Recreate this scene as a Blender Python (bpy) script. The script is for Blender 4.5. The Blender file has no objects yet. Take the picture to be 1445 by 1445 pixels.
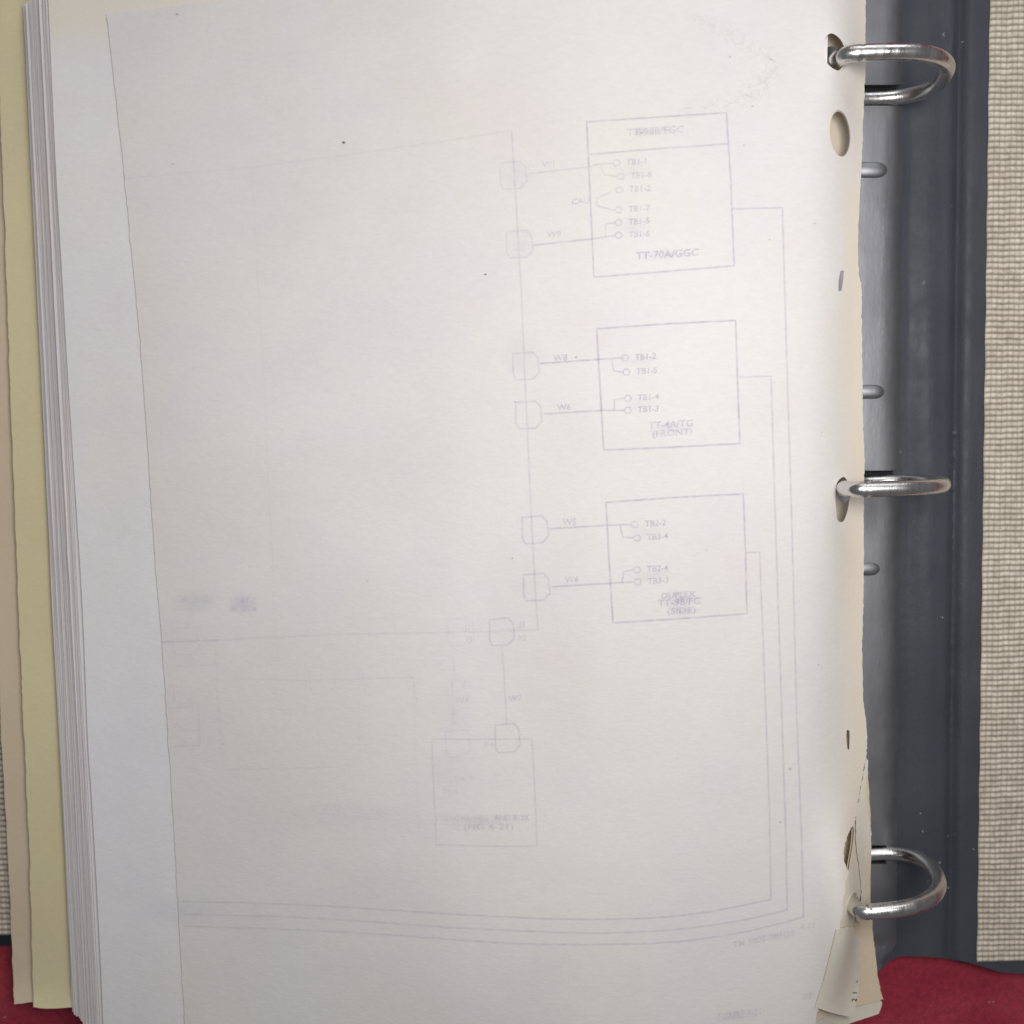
import bpy, bmesh, math, random
import numpy as np
from mathutils import Vector, Euler, geometry

random.seed(4)
rng = np.random.default_rng(4)
scn = bpy.context.scene
COL = scn.collection
MM = 0.001

# ------------------------------------------------------------------ camera
HC = 281.0                       # camera height above the table, mm
TANH = 0.53                      # tangent of half the field of view
TILT = math.radians(4.2)         # leans a little towards the foot of the page
cam_data = bpy.data.cameras.new('camera')
cam = bpy.data.objects.new('camera', cam_data)
COL.objects.link(cam)
cam.location = (0, 0, HC * MM)
cam.rotation_euler = (-TILT, 0, 0)
cam_data.sensor_width = 36.0
cam_data.lens = 18.0 / TANH
cam_data.clip_start = 0.01
cam_data.clip_end = 20.0
cam_data.dof.use_dof = True
cam_data.dof.focus_distance = 0.247
cam_data.dof.aperture_fstop = 13.0
scn.camera = cam

# ------------------------------------------------------------------ light
world = bpy.data.worlds.new('World')
scn.world = world
world.use_nodes = True
bg = world.node_tree.nodes['Background']
bg.inputs['Color'].default_value = (0.93, 0.94, 1.0, 1)
bg.inputs['Strength'].default_value = 0.125

def area_lamp(name, loc, target, size, power, color):
    l = bpy.data.lights.new(name, 'AREA')
    l.shape = 'RECTANGLE'
    l.size, l.size_y = size
    l.energy = power
    l.color = color
    o = bpy.data.objects.new(name, l)
    COL.objects.link(o)
    o.location = loc
    o.rotation_euler = (Vector(target) - Vector(loc)).to_track_quat('-Z', 'Y').to_euler()
    return o

area_lamp('added_top_lamp', (0.068, 0.043, 0.303), (0.02, 0.02, 0.03), (0.14, 0.14), 0.70, (1.0, 0.972, 0.95))  # added lamp hung close over the page for its falloff, no ceiling fixture
area_lamp('window_light', (0.22, 0.82, 0.42), (0.02, 0.0, 0.03), (0.55, 0.45), 1.55, (0.96, 0.97, 1.0))

scn.cycles.transparent_max_bounces = 64
scn.view_settings.view_transform = 'Standard'
scn.view_settings.look = 'None'
scn.view_settings.exposure = 0.0
scn.view_settings.gamma = 1.0

# ------------------------------------------------------------------ geometry of the place
ct, st = math.cos(TILT), math.sin(TILT)

def rays(p):
    """directions (per mm of drop) of the lines of sight through photo points"""
    p = np.asarray(p, float)
    xc = (p[:, 0] - 722.5) / 722.5 * TANH
    yc = -(p[:, 1] - 722.5) / 722.5 * TANH
    dy = yc * ct - st
    dz = -(yc * st) - ct
    # rotation about X by -TILT of (xc, yc, -1)
    return np.stack([xc / -dz, dy / -dz], 1)

def on_z(p, z):
    p = np.atleast_2d(np.asarray(p, float))
    r = rays(p)
    z = np.broadcast_to(np.asarray(z, float), (len(p),))
    d = (HC - z)[:, None]
    return np.concatenate([r * d, z[:, None]], 1)

def on_h(p, h, dz=0.0):
    """where the measured points lie on the height field h"""
    p = np.atleast_2d(np.asarray(p, float))
    r = rays(p)
    n = len(p)
    zs = np.full(n, 48.0)
    done = np.zeros(n, bool)
    lo = np.full(n, -2.0)
    for z in np.arange(48.0, -2.0, -0.5):
        d = HC - z
        f = z - (h(r[:, 0] * d, r[:, 1] * d) + dz)
        hit = (f <= 0) & ~done
        lo[hit] = z
        done |= hit
    hi = lo + 0.5
    for _ in range(18):
        mid = (lo + hi) / 2
        d = HC - mid
        f = mid - (h(r[:, 0] * d, r[:, 1] * d) + dz)
        up = f > 0
        hi = np.where(up, mid, hi)
        lo = np.where(up, lo, mid)
    z = (lo + hi) / 2
    d = HC - z
    return np.stack([r[:, 0] * d, r[:, 1] * d, z], 1)

def profile(pts, sigma=4.0):
    xs = np.arange(-260, 260, 0.25)
    px, pz = zip(*pts)
    ys = np.interp(xs, px, pz)
    hk = int(4 * sigma / 0.25)
    k = np.arange(-hk, hk + 1) * 0.25
    w = np.exp(-k * k / (2 * sigma * sigma)); w /= w.sum()
    pad = len(w) // 2
    ys = np.convolve(np.pad(ys, pad, mode='edge'), w, mode='valid')
    return lambda X: np.interp(X, xs, ys)

PAGE = profile([(-260, 22), (-135, 27.0), (-105, 28.5), (-60, 33.5), (-15, 38.3), (20, 40.2), (48, 39.6),
                (66, 38.2), (76, 36.6), (82, 33.6), (86, 30.6), (89, 28.8), (94, 26.6), (110, 21)], 2.4)

def smooth(a, b, x):
    t = np.clip((x - a) / (b - a), 0, 1)
    return t * t * (3 - 2 * t)

def h_page(X, Y):
    z = PAGE(X)
    # the foot of the sheet buckles up a little in the middle, the far left corner lies lower
    z = z + 3.6 * smooth(-50, -150, Y) * np.exp(-((X - 22) / 44.0) ** 2)
    z = z + 0.35 * np.sin(X / 17.0 + Y / 31.0) * smooth(80, 40, X)
    z = z + (0.35 * np.sin(Y / 9.0 + 1.0) + 0.7 * np.sin(Y / 21.0)) * smooth(82, 93, X)
    # the torn foot of the sheet rides up on the last ring
    z = z + 8.6 * np.exp(-((X - 86) / 7.0) ** 2 - ((Y + 122) / 24.0) ** 2)
    z = z + 2.8 * np.exp(-((X - 79) / 8.0) ** 2 - ((Y - 95) / 15.0) ** 2)
    return z

def h_leaf(f):
    return lambda X, Y: 5.0 + f * (h_page(X, Y) - 5.0)

# ------------------------------------------------------------------ materials
def mat(name, color, rough=0.6, metal=0.0, spec=0.5):
    m = bpy.data.materials.new(name)
    m.use_nodes = True
    b = m.node_tree.nodes['Principled BSDF']
    b.inputs['Base Color'].default_value = (*color, 1)
    b.inputs['Roughness'].default_value = rough
    b.inputs['Metallic'].default_value = metal
    b.inputs['Specular IOR Level'].default_value = spec
    return m, m.node_tree.nodes, m.node_tree.links, b

def coord(N, L, scale=(1, 1, 1)):
    tc = N.new('ShaderNodeTexCoord')
    mp = N.new('ShaderNodeMapping')
    mp.inputs['Scale'].default_value = scale
    L.new(tc.outputs['Object'], mp.inputs['Vector'])
    return mp.outputs['Vector']

def noise(N, L, vec, scale, detail=4, rough=0.55):
    n = N.new('ShaderNodeTexNoise')
    n.inputs['Scale'].default_value = scale
    n.inputs['Detail'].default_value = detail
    n.inputs['Roughness'].default_value = rough
    L.new(vec, n.inputs['Vector'])
    return n.outputs['Fac']

def ramp(N, L, fac, stops):
    r = N.new('ShaderNodeValToRGB')
    el = r.color_ramp.elements
    while len(el) < len(stops):
        el.new(0.5)
    for e, (p, c) in zip(el, stops):
        e.position = p
        e.color = (*c, 1) if len(c) == 3 else c
    L.new(fac, r.inputs['Fac'])
    return r.outputs['Color']

def mixc(N, L, fac, a, b, mode='MIX'):
    m = N.new('ShaderNodeMix')
    m.data_type = 'RGBA'
    m.blend_type = mode
    for sock, v in ((m.inputs[0], fac), (m.inputs[6], a), (m.inputs[7], b)):
        if hasattr(v, 'is_linked'):
            L.new(v, sock)
        elif isinstance(v, (int, float)):
            sock.default_value = v
        else:
            sock.default_value = (*v, 1)
    return m.outputs[2]

def bump(N, L, b, h, strength, dist):
    n = N.new('ShaderNodeBump')
    n.inputs['Strength'].default_value = strength
    n.inputs['Distance'].default_value = dist
    L.new(h, n.inputs['Height'])
    if b.inputs['Normal'].is_linked:
        L.new(b.inputs['Normal'].links[0].from_socket, n.inputs['Normal'])
    L.new(n.outputs['Normal'], b.inputs['Normal'])

def paper(name, base, aged, rough=0.62, spec=0.3, fleck=0.5):
    m, N, L, b = mat(name, base, rough, 0, spec)
    v = coord(N, L)
    big = noise(N, L, v, 18, 3)
    c = mixc(N, L, ramp(N, L, big, [(0.35, (0, 0, 0)), (0.7, (1, 1, 1))]), base, tuple(x * 0.955 for x in base))
    # uneven yellowing and a cooler, pinker cast in patches, plus fine fibre
    yel = ramp(N, L, noise(N, L, coord(N, L, (1, .8, 1)), 26, 5, .6), [(0.42, (0, 0, 0)), (0.66, (1, 1, 1))])
    c = mixc(N, L, yel, c, mixc(N, L, 1.0, c, (1.0, 0.985, 0.945), 'MULTIPLY'))
    pnk = ramp(N, L, noise(N, L, coord(N, L, (.9, 1.3, 1)), 34, 5, .6), [(0.45, (0, 0, 0)), (0.68, (1, 1, 1))])
    c = mixc(N, L, pnk, c, mixc(N, L, 1.0, c, (0.985, 0.962, 0.985), 'MULTIPLY'))
    fib = ramp(N, L, noise(N, L, coord(N, L, (1, 2.6, 1)), 420, 5, .75), [(0.34, (0.955,) * 3), (0.62, (1.0,) * 3)])
    c = mixc(N, L, 1.0, c, fib, 'MULTIPLY')
    at = N.new('ShaderNodeAttribute'); at.attribute_name = 'age'
    c = mixc(N, L, at.outputs['Fac'], c, aged)
    # pencil-like smudge
    sm = N.new('ShaderNodeAttribute'); sm.attribute_name = 'smudge'
    gr = ramp(N, L, noise(N, L, v, 900, 3, .7), [(0.46, (0, 0, 0)), (0.62, (1, 1, 1))])
    mul = N.new('ShaderNodeMath'); mul.operation = 'MULTIPLY'
    L.new(sm.outputs['Fac'], mul.inputs[0]); L.new(gr, mul.inputs[1])
    c = mixc(N, L, mul.outputs[0], c, (0.48, 0.46, 0.42))
    # brown flecks in the fibre
    vo = N.new('ShaderNodeTexVoronoi'); vo.inputs['Scale'].default_value = 95
    L.new(v, vo.inputs['Vector'])
    fl = ramp(N, L, vo.outputs['Distance'], [(0.02, (1, 1, 1)), (0.05, (0, 0, 0))])
    vm = N.new('ShaderNodeSeparateColor'); L.new(vo.outputs['Color'], vm.inputs[0])
    gt = N.new('ShaderNodeMath'); gt.operation = 'GREATER_THAN'; gt.inputs[1].default_value = 0.86
    L.new(vm.outputs[0], gt.inputs[0])
    m2 = N.new('ShaderNodeMath'); m2.operation = 'MULTIPLY'
    L.new(fl, m2.inputs[0]); L.new(gt.outputs[0], m2.inputs[1])
    m3 = N.new('ShaderNodeMath'); m3.operation = 'MULTIPLY'; m3.inputs[1].default_value = fleck
    L.new(m2.outputs[0], m3.inputs[0])
    c = mixc(N, L, m3.outputs[0], c, (0.30, 0.24, 0.18))
    L.new(c, b.inputs['Base Color'])
    bump(N, L, b, noise(N, L, coord(N, L, (1, 2.2, 1)), 650, 4, .65), 0.26, 0.00024)
    bump(N, L, b, noise(N, L, v, 60, 3), 0.25, 0.0008)
    return m

M = {}
M['paper'] = paper('sheet_paper', (0.825, 0.807, 0.800), (0.80, 0.715, 0.585), fleck=0.08)
M['white_paper'] = paper('white_sheet_paper', (0.875, 0.868, 0.882), (0.83, 0.775, 0.68))
M['cream_paper'] = paper('cream_sheet_paper', (0.79, 0.745, 0.655), (0.76, 0.67, 0.52))
M['tan_paper'] = paper('tan_sheet_paper', (0.78, 0.66, 0.50), (0.74, 0.62, 0.45))
M['yellow_card'] = paper('yellow_divider_card', (0.82, 0.74, 0.47), (0.78, 0.69, 0.42), 0.7, fleck=0.8)
M['buff_card'] = paper('buff_divider_card', (0.76, 0.64, 0.475), (0.72, 0.60, 0.44), 0.7)

def edge_paper(i):
    g = 0.89 + 0.08 * random.random()
    w = random.random()
    c = (g * (1.0), g * (0.965 + 0.02 * w), g * (0.955 - 0.03 * w + 0.03 * (1 - w)))
    return paper('stack_paper', c, c, 0.75, 0.2, 0.2)

def print_mat():
    m, N, L, b = mat('show_through_ink', (0.37, 0.35, 0.55), 0.7, 0, 0.1)
    at = N.new('ShaderNodeAttribute'); at.attribute_name = 'ink'
    tr = N.new('ShaderNodeBsdfTransparent')
    mx = N.new('ShaderNodeMixShader')
    v = coord(N, L)
    wob = ramp(N, L, noise(N, L, v, 420, 4, .65), [(0.30, (0.34,) * 3), (0.60, (1,) * 3)])
    mu = N.new('ShaderNodeMath'); mu.operation = 'MULTIPLY'
    L.new(at.outputs['Fac'], mu.inputs[0]); L.new(wob, mu.inputs[1])
    L.new(mu.outputs[0], mx.inputs[0])
    L.new(tr.outputs[0], mx.inputs[1]); L.new(b.outputs[0], mx.inputs[2])
    L.new(mx.outputs[0], N['Material Output'].inputs['Surface'])
    return m
M['ink'] = print_mat()

def ink_black():
    m, N, L, b = mat('dark_ink', (0.03, 0.03, 0.035), 0.6)
    return m
M['black_ink'] = ink_black()

def vinyl():
    m, N, L, b = mat('blue_grey_vinyl', (0.066, 0.072, 0.092), 0.55, 0, 0.38)
    v = coord(N, L)
    c = mixc(N, L, ramp(N, L, noise(N, L, v, 35, 5), [(0.35, (0, 0, 0)), (0.7, (1, 1, 1))]), (0.053, 0.058, 0.074), (0.068, 0.073, 0.091))
    sp = ramp(N, L, noise(N, L, v, 520, 2, .5), [(0.72, (0, 0, 0)), (0.75, (1, 1, 1))])
    pl = ramp(N, L, noise(N, L, v, 30, 2), [(0.52, (0, 0, 0)), (0.62, (1, 1, 1))])
    sp = mixc(N, L, 1.0, sp, pl, 'MULTIPLY')
    c = mixc(N, L, sp, c, (0.42, 0.42, 0.43))
    L.new(c, b.inputs['Base Color'])
    bump(N, L, b, noise(N, L, v, 900, 4, .6), 0.25, 0.0003)
    bump(N, L, b, noise(N, L, coord(N, L, (1.6, .35, 1)), 90, 3), 0.35, 0.0012)
    rr = ramp(N, L, noise(N, L, v, 160, 4), [(0.3, (0.48,) * 3), (0.7, (0.66,) * 3)])
    L.new(rr, b.inputs['Roughness'])
    return m
M['vinyl'] = vinyl()

def metal(name, col, r0, r1, streak):
    m, N, L, b = mat(name, col, r0, 1.0)
    v = coord(N, L, streak)
    rr = ramp(N, L, noise(N, L, v, 120, 5, .65), [(0.3, (r0,) * 3), (0.7, (r1,) * 3)])
    L.new(rr, b.inputs['Roughness'])
    c = mixc(N, L, ramp(N, L, noise(N, L, coord(N, L), 70, 5), [(0.4, (0, 0, 0)), (0.75, (1, 1, 1))]), col, tuple(x * 0.82 for x in col))
    L.new(c, b.inputs['Base Color'])
    bump(N, L, b, noise(N, L, v, 300, 4, .7), 0.2, 0.0004)
    return m
M['chrome'] = metal('nickel_plated_wire', (0.74, 0.73, 0.71), 0.17, 0.42, (3, 1, 1))
M['plate'] = metal('dull_steel_plate', (0.345, 0.35, 0.375), 0.50, 0.62, (1, .3, 1))

def dark(name, c):
    return mat(name, c, 0.8)[0]
M['slot'] = dark('slot_shadow_steel', (0.02, 0.02, 0.024))

def weave():
    m, N, L, b = mat('woven_cloth', (0.62, 0.55, 0.45), 0.85, 0, 0.15)
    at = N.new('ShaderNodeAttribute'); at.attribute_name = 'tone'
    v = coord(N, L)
    c = mixc(N, L, at.outputs['Fac'], (0.35, 0.31, 0.25), (0.90, 0.82, 0.70))  # low gaps between cords darkened, recess shade put into the colour
    c = mixc(N, L, ramp(N, L, noise(N, L, v, 700, 3), [(0.35, (0, 0, 0)), (0.65, (1, 1, 1))]), c, mixc(N, L, 1.0, c, (0.80, 0.79, 0.78), 'MULTIPLY'))
    c = mixc(N, L, 1.0, c, ramp(N, L, noise(N, L, v, 120, 5, .7), [(0.32, (.80, .78, .75)), (0.62, (1, 1, 1))]), 'MULTIPLY')
    st_ = ramp(N, L, noise(N, L, v, 45, 2), [(0.70, (0, 0, 0)), (0.78, (1, 1, 1))])
    c = mixc(N, L, mixc(N, L, 1.0, st_, (0.5,) * 3, 'MULTIPLY'), c, (0.34, 0.25, 0.17))
    L.new(c, b.inputs['Base Color'])
    bump(N, L, b, noise(N, L, v, 2600, 3), 0.4, 0.0002)
    return m
M['weave'] = weave()

def felt():
    m, N, L, b = mat('red_cloth', (0.22, 0.022, 0.040), 0.9, 0, 0.15)
    v = coord(N, L)
    c = mixc(N, L, ramp(N, L, noise(N, L, v, 40, 5), [(0.35, (0, 0, 0)), (0.7, (1, 1, 1))]), (0.37, 0.036, 0.066), (0.49, 0.064, 0.094))
    c = mixc(N, L, 1.0, c, ramp(N, L, noise(N, L, v, 700, 4, .75), [(0.35, (.72,) * 3), (0.62, (1.0,) * 3)]), 'MULTIPLY')
    sp = ramp(N, L, noise(N, L, v, 260, 2), [(0.74, (0, 0, 0)), (0.78, (1, 1, 1))])
    c = mixc(N, L, sp, c, (0.50, 0.26, 0.25))
    L.new(c, b.inputs['Base Color'])
    b.inputs['Sheen Weight'].default_value = 0.1
    b.inputs['Sheen Tint'].default_value = (1, .5, .5, 1)
    bump(N, L, b, noise(N, L, v, 1500, 4, .7), 0.5, 0.0006)
    return m
M['felt'] = felt()

# ------------------------------------------------------------------ builders
def link(name, me, m, parent=None):
    o = bpy.data.objects.new(name, me)
    COL.objects.link(o)
    if m:
        me.materials.append(m)
    if parent:
        o.parent = parent
    return o

def tag(o, label=None, cat=None, group=None, kind=None):
    for k, v in (('label', label), ('category', cat), ('group', group), ('kind', kind)):
        if v:
            o[k] = v
    return o

def dense(poly, step, closed=True):
    out = []
    n = len(poly)
    for i in range(n if closed else n - 1):
        a = np.array(poly[i], float); b = np.array(poly[(i + 1) % n], float)
        k = max(1, int(np.ceil(np.linalg.norm(b - a) / step)))
        for j in range(k):
            out.append(a + (b - a) * j / k)
    if not closed:
        out.append(np.array(poly[-1], float))
    return np.array(out)

def curve(poly, step, closed=False):
    """Catmull-Rom through the points"""
    P = [np.array(p, float) for p in poly]
    n = len(P)
    out = []
    for i in range(n if closed else n - 1):
        g = (lambda k: P[k % n]) if closed else (lambda k: P[min(max(k, 0), n - 1)])
        p0, p1, p2, p3 = g(i - 1), g(i), g(i + 1), g(i + 2)
        k = max(1, int(np.ceil(np.linalg.norm(p2 - p1) / step)))
        for j in range(k):
            t = j / k
            out.append(0.5 * ((2 * p1) + (p2 - p0) * t + (2 * p0 - 5 * p1 + 4 * p2 - p3) * t * t + (3 * p1 - p0 - 3 * p2 + p3) * t ** 3))
    if not closed:
        out.append(P[-1])
    return np.array(out)

def rough(P, amp, keep=1):
    """fray a torn edge: small steps across its run"""
    P = np.array(P, float)
    n = len(P)
    T = np.gradient(P, axis=0)
    T /= np.linalg.norm(T, axis=1)[:, None] + 1e-9
    Nn = np.stack([-T[:, 1], T[:, 0]], 1)
    a = rng.normal(0, 1, n) * 0.55 + np.interp(np.arange(n), np.arange(0, n + 4, 4), rng.normal(0, 1, len(np.arange(0, n + 4, 4))))
    a[:keep] = 0; a[-keep:] = 0
    return P + Nn * (a * amp)[:, None]

def inside(pts, poly):
    x, y = pts[:, 0], pts[:, 1]
    r = np.zeros(len(pts), bool)
    n = len(poly)
    for i in range(n):
        x1, y1 = poly[i]; x2, y2 = poly[(i + 1) % n]
        if y1 == y2:
            continue
        c = ((y1 > y) != (y2 > y)) & (x < (x2 - x1) * (y - y1) / (y2 - y1) + x1)
        r ^= c
    return r

def near(pts, poly, d):
    r = np.zeros(len(pts), bool)
    for q in poly:
        r |= ((pts - q) ** 2).sum(1) < d * d
    return r

def tri2d(outline, holes, step, extra=None):
    """triangles of a flat outline with holes, with inner points every step"""
    x0, y0 = outline.min(0); x1, y1 = outline.max(0)
    gx, gy = np.meshgrid(np.arange(x0 + step / 2, x1, step), np.arange(y0 + step / 2, y1, step))
    g = np.stack([gx.ravel(), gy.ravel()], 1)
    g = g + (rng.random(g.shape) - .5) * step * 0.15
    if extra is not None:
        g = np.concatenate([g, extra])
    g = g[inside(g, outline)]
    g = g[~near(g, outline, step * 0.45)]
    for hl in holes:
        g = g[~inside(g, hl)]
        g = g[~near(g, hl, step * 0.3)]
    verts = [Vector(p) for p in outline]
    edges = [(i, (i + 1) % len(outline)) for i in range(len(outline))]
    for hl in holes:
        s = len(verts)
        verts += [Vector(p) for p in hl]
        edges += [(s + i, s + (i + 1) % len(hl)) for i in range(len(hl))]
    verts += [Vector(p) for p in g]
    res = geometry.delaunay_2d_cdt(verts, edges, [], 0, 1e-4)
    v = np.array([(q.x, q.y) for q in res[0]])
    f = np.array([t for t in res[2] if len(t) == 3])
    c = v[f].mean(1)
    ok = inside(c, outline)
    for hl in holes:
        ok &= ~inside(c, hl)
    return v, f[ok]

def surf(name, outline, h, material, parent=None, holes=(), step=12, dz=0.0, thick=0.1, attrs=None, extra=None):
    """a thin sheet that lies on the height field h"""
    v, f = tri2d(np.asarray(outline, float), [np.asarray(q, float) for q in holes], step, extra)
    w = on_h(v, h, dz)
    me = bpy.data.meshes.new(name)
    # photo y runs down, so turn the faces over to look up
    a, b, c = w[f[:, 0]], w[f[:, 1]], w[f[:, 2]]
    nz = ((b - a)[:, 0] * (c - a)[:, 1] - (b - a)[:, 1] * (c - a)[:, 0])
    f = np.where((nz < 0)[:, None], f[:, ::-1], f)
    me.from_pydata((w * MM).tolist(), [], f.tolist())
    me.polygons.foreach_set('use_smooth', [True] * len(me.polygons))
    for nm, fn in (attrs or {}).items():
        at = me.attributes.new(nm, 'FLOAT', 'POINT')
        at.data.foreach_set('value', np.asarray(fn(v, w), float))
    o = link(name, me, material, parent)
    if thick:
        s = o.modifiers.new('thickness', 'SOLIDIFY')
        s.thickness = thick * MM
        s.offset = -1
        es = o.modifiers.new('crisp_edges', 'EDGE_SPLIT')
        es.split_angle = math.radians(48)
    return o

def ellipse(cx, cy, a, b, n=28, rot=0.0):
    t = np.arange(n) * 2 * math.pi / n
    x, y = a * np.cos(t), b * np.sin(t)
    c, s = math.cos(rot), math.sin(rot)
    return np.stack([cx + x * c - y * s, cy + x * s + y * c], 1)

def tube(bm, pts, rad, seg=14, closed=False, caps=True):
    pts = [Vector(p) for p in pts]
    n = len(pts)
    rings = []
    up = None
    for i, p in enumerate(pts):
        a = pts[(i - 1) % n] if (closed or i > 0) else p
        b = pts[(i + 1) % n] if (closed or i < n - 1) else p
        t = (b - a).normalized()
        if up is None:
            up = t.orthogonal().normalized()
        up = (up - t * up.dot(t)).normalized()
        side = t.cross(up)
        r = rad[i] if hasattr(rad, '__len__') else rad
        rings.append([bm.verts.new(p + (up * math.cos(2 * math.pi * k / seg) + side * math.sin(2 * math.pi * k / seg)) * r) for k in range(seg)])
    for i in range(n if closed else n - 1):
        A, B = rings[i], rings[(i + 1) % n]
        for k in range(seg):
            bm.faces.new((A[k], A[(k + 1) % seg], B[(k + 1) % seg], B[k]))
    if caps and not closed:
        bm.faces.new(rings[0][::-1]); bm.faces.new(rings[-1])

def bm_obj(name, bm, m, parent=None, smooth_=True):
    bmesh.ops.recalc_face_normals(bm, faces=bm.faces)
    me = bpy.data.meshes.new(name)
    bm.to_mesh(me); bm.free()
    if smooth_:
        me.polygons.foreach_set('use_smooth', [True] * len(me.polygons))
    return link(name, me, m, parent)

def empty(name, loc):
    o = bpy.data.objects.new(name, None)
    COL.objects.link(o)
    o.location = loc
    o.empty_display_size = 0.02
    return o

def fasten(root):
    """keep parts built in world space where they are under a root that is not at the origin"""
    bpy.context.view_layer.update()
    inv = root.matrix_world.inverted()
    for c in root.children:
        c.matrix_parent_inverse = inv

# ------------------------------------------------------------------ table
def build_table():
    n = 120
    xs = np.concatenate([np.linspace(-900, -300, 16), np.linspace(-290, 290, 90), np.linspace(300, 900, 16)])
    X, Y = np.meshgrid(xs, xs, indexing='ij')
    Z = -0.8 + 0.5 * np.sin(X / 37 + 1) * np.sin(Y / 29) - 0.0
    # soft rise of the cloth in front of the spine
    v = np.stack([X, Y, Z], -1).reshape(-1, 3) * MM
    m = len(xs)
    idx = np.arange(m * m).reshape(m, m)
    f = np.stack([idx[:-1, :-1], idx[1:, :-1], idx[1:, 1:], idx[:-1, 1:]], -1).reshape(-1, 4)
    me = bpy.data.meshes.new('tablecloth')
    me.from_pydata(v.tolist(), [], f.tolist())
    me.polygons.foreach_set('use_smooth', [True] * len(me.polygons))
    o = link('tablecloth', me, M['felt'])
    tag(o, 'red cloth covering the table under the open binder', kind='structure')
build_table()

# ------------------------------------------------------------------ binder
binder = empty('ring_binder', (0.095, 0, 0))
tag(binder, 'open blue grey vinyl ring binder with woven cloth covers and three metal rings', 'binder')

SKEW = 0.0223                       # the binder lies turned by a good degree
def U(X, Y):
    return X + SKEW * Y

def to_px(w):
    """world mm -> photo point"""
    w = np.atleast_2d(np.asarray(w, float))
    z = w[:, 2] - HC
    yy = w[:, 1] * ct - z * st
    zz = w[:, 1] * st + z * ct
    return np.stack([722.5 + 722.5 * w[:, 0] / -zz / TANH, 722.5 - 722.5 * yy / -zz / TANH], 1)

SP = profile([(-200, 3.2), (60, 3.6), (118, 4.0), (124.2, 4.3), (126.0, 3.4), (127.1, 1.9), (128.4, 3.9), (130.0, 4.6), (136, 4.5), (260, 4.5)], 0.5)
def h_spine(X, Y):
    u = U(X, Y)
    z = SP(u)
    z = z + (0.30 * np.sin(Y / 23.0 + X / 6.0) + 0.22 * np.sin(Y / 51.0 + X / 3.1 + 1)) * smooth(125, 119, u) - 0.9 * np.exp(-((u - 113.5) / 2.6) ** 2) + 0.5 * np.exp(-((u - 119) / 2.8) ** 2)
    z = z - 1.6 * np.exp(-((u - 117) / 4.0) ** 2 - ((Y - 132) / 18.0) ** 2)
    z = z - 0.9 * np.exp(-(((u - 121.5) + 0.12 * (Y - 118)) / 2.2) ** 2) * smooth(96, 118, Y)
    z = z + 0.5 * np.exp(-((u - 124.5) / 1.2) ** 2) * (np.exp(-((Y - 110) / 3) ** 2) + np.exp(-((Y - 104) / 2) ** 2))
    return z

foot = curve([(1000, 1362), (1180, 1366), (1232, 1374), (1262, 1352), (1300, 1350), (1345, 1354), (1380, 1362), (1410, 1371), (1445, 1374), (1560, 1374)], 6)
sp_out = np.concatenate([dense([(1000, -180), (1000, 1362)], 14, False), foot[1:], dense([(1560, 1374), (1560, -180), (1000, -180)], 14, False)[1:-1]])
uu = np.array([110, 114, 118, 121, 122.6, 123.6, 124.4, 125.2, 125.9, 126.5, 127.1, 127.6, 128.1, 128.7, 129.3, 130, 131, 132.5])
yy = np.linspace(-153, 145, 190)
UU, YY = np.meshgrid(uu, yy)
ex_sp = to_px(np.stack([(UU - SKEW * YY).ravel(), YY.ravel(), SP(UU).ravel()], 1))
surf('vinyl_spine', sp_out, h_spine, M['vinyl'], binder, step=16, thick=2.6, extra=ex_sp)

def rounded_board(name, c0, c1, z0, z1, r, m, parent):
    bm = bmesh.new()
    bmesh.ops.create_cube(bm, size=1)
    for v in bm.verts:
        v.co = Vector(((c0[0] + c1[0]) / 2 + v.co.x * (c1[0] - c0[0]), (c0[1] + c1[1]) / 2 + v.co.y * (c1[1] - c0[1]), (z0 + z1) / 2 + v.co.z * (z1 - z0))) * MM
    bmesh.ops.bevel(bm, geom=list(bm.edges), offset=r * MM, segments=3, affect='EDGES')
    return bm_obj(name, bm, m, parent)

lft = on_z([(0, 1340)], 4.5)[0]; top_l = on_z([(0, -150)], 4.5)[0]
cover_l = rounded_board('cover', (lft[0] - 60, lft[1]), (40, 145), 0.6, 3.15, 1.0, M['vinyl'], binder)
cr0 = on_z([(1560, 1374)], 4.2)[0]
cover_r = rounded_board('cover', (134.5, cr0[1] + 1.6), (236, 145), 0.3, 1.8, 0.5, M['vinyl'], binder)

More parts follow.
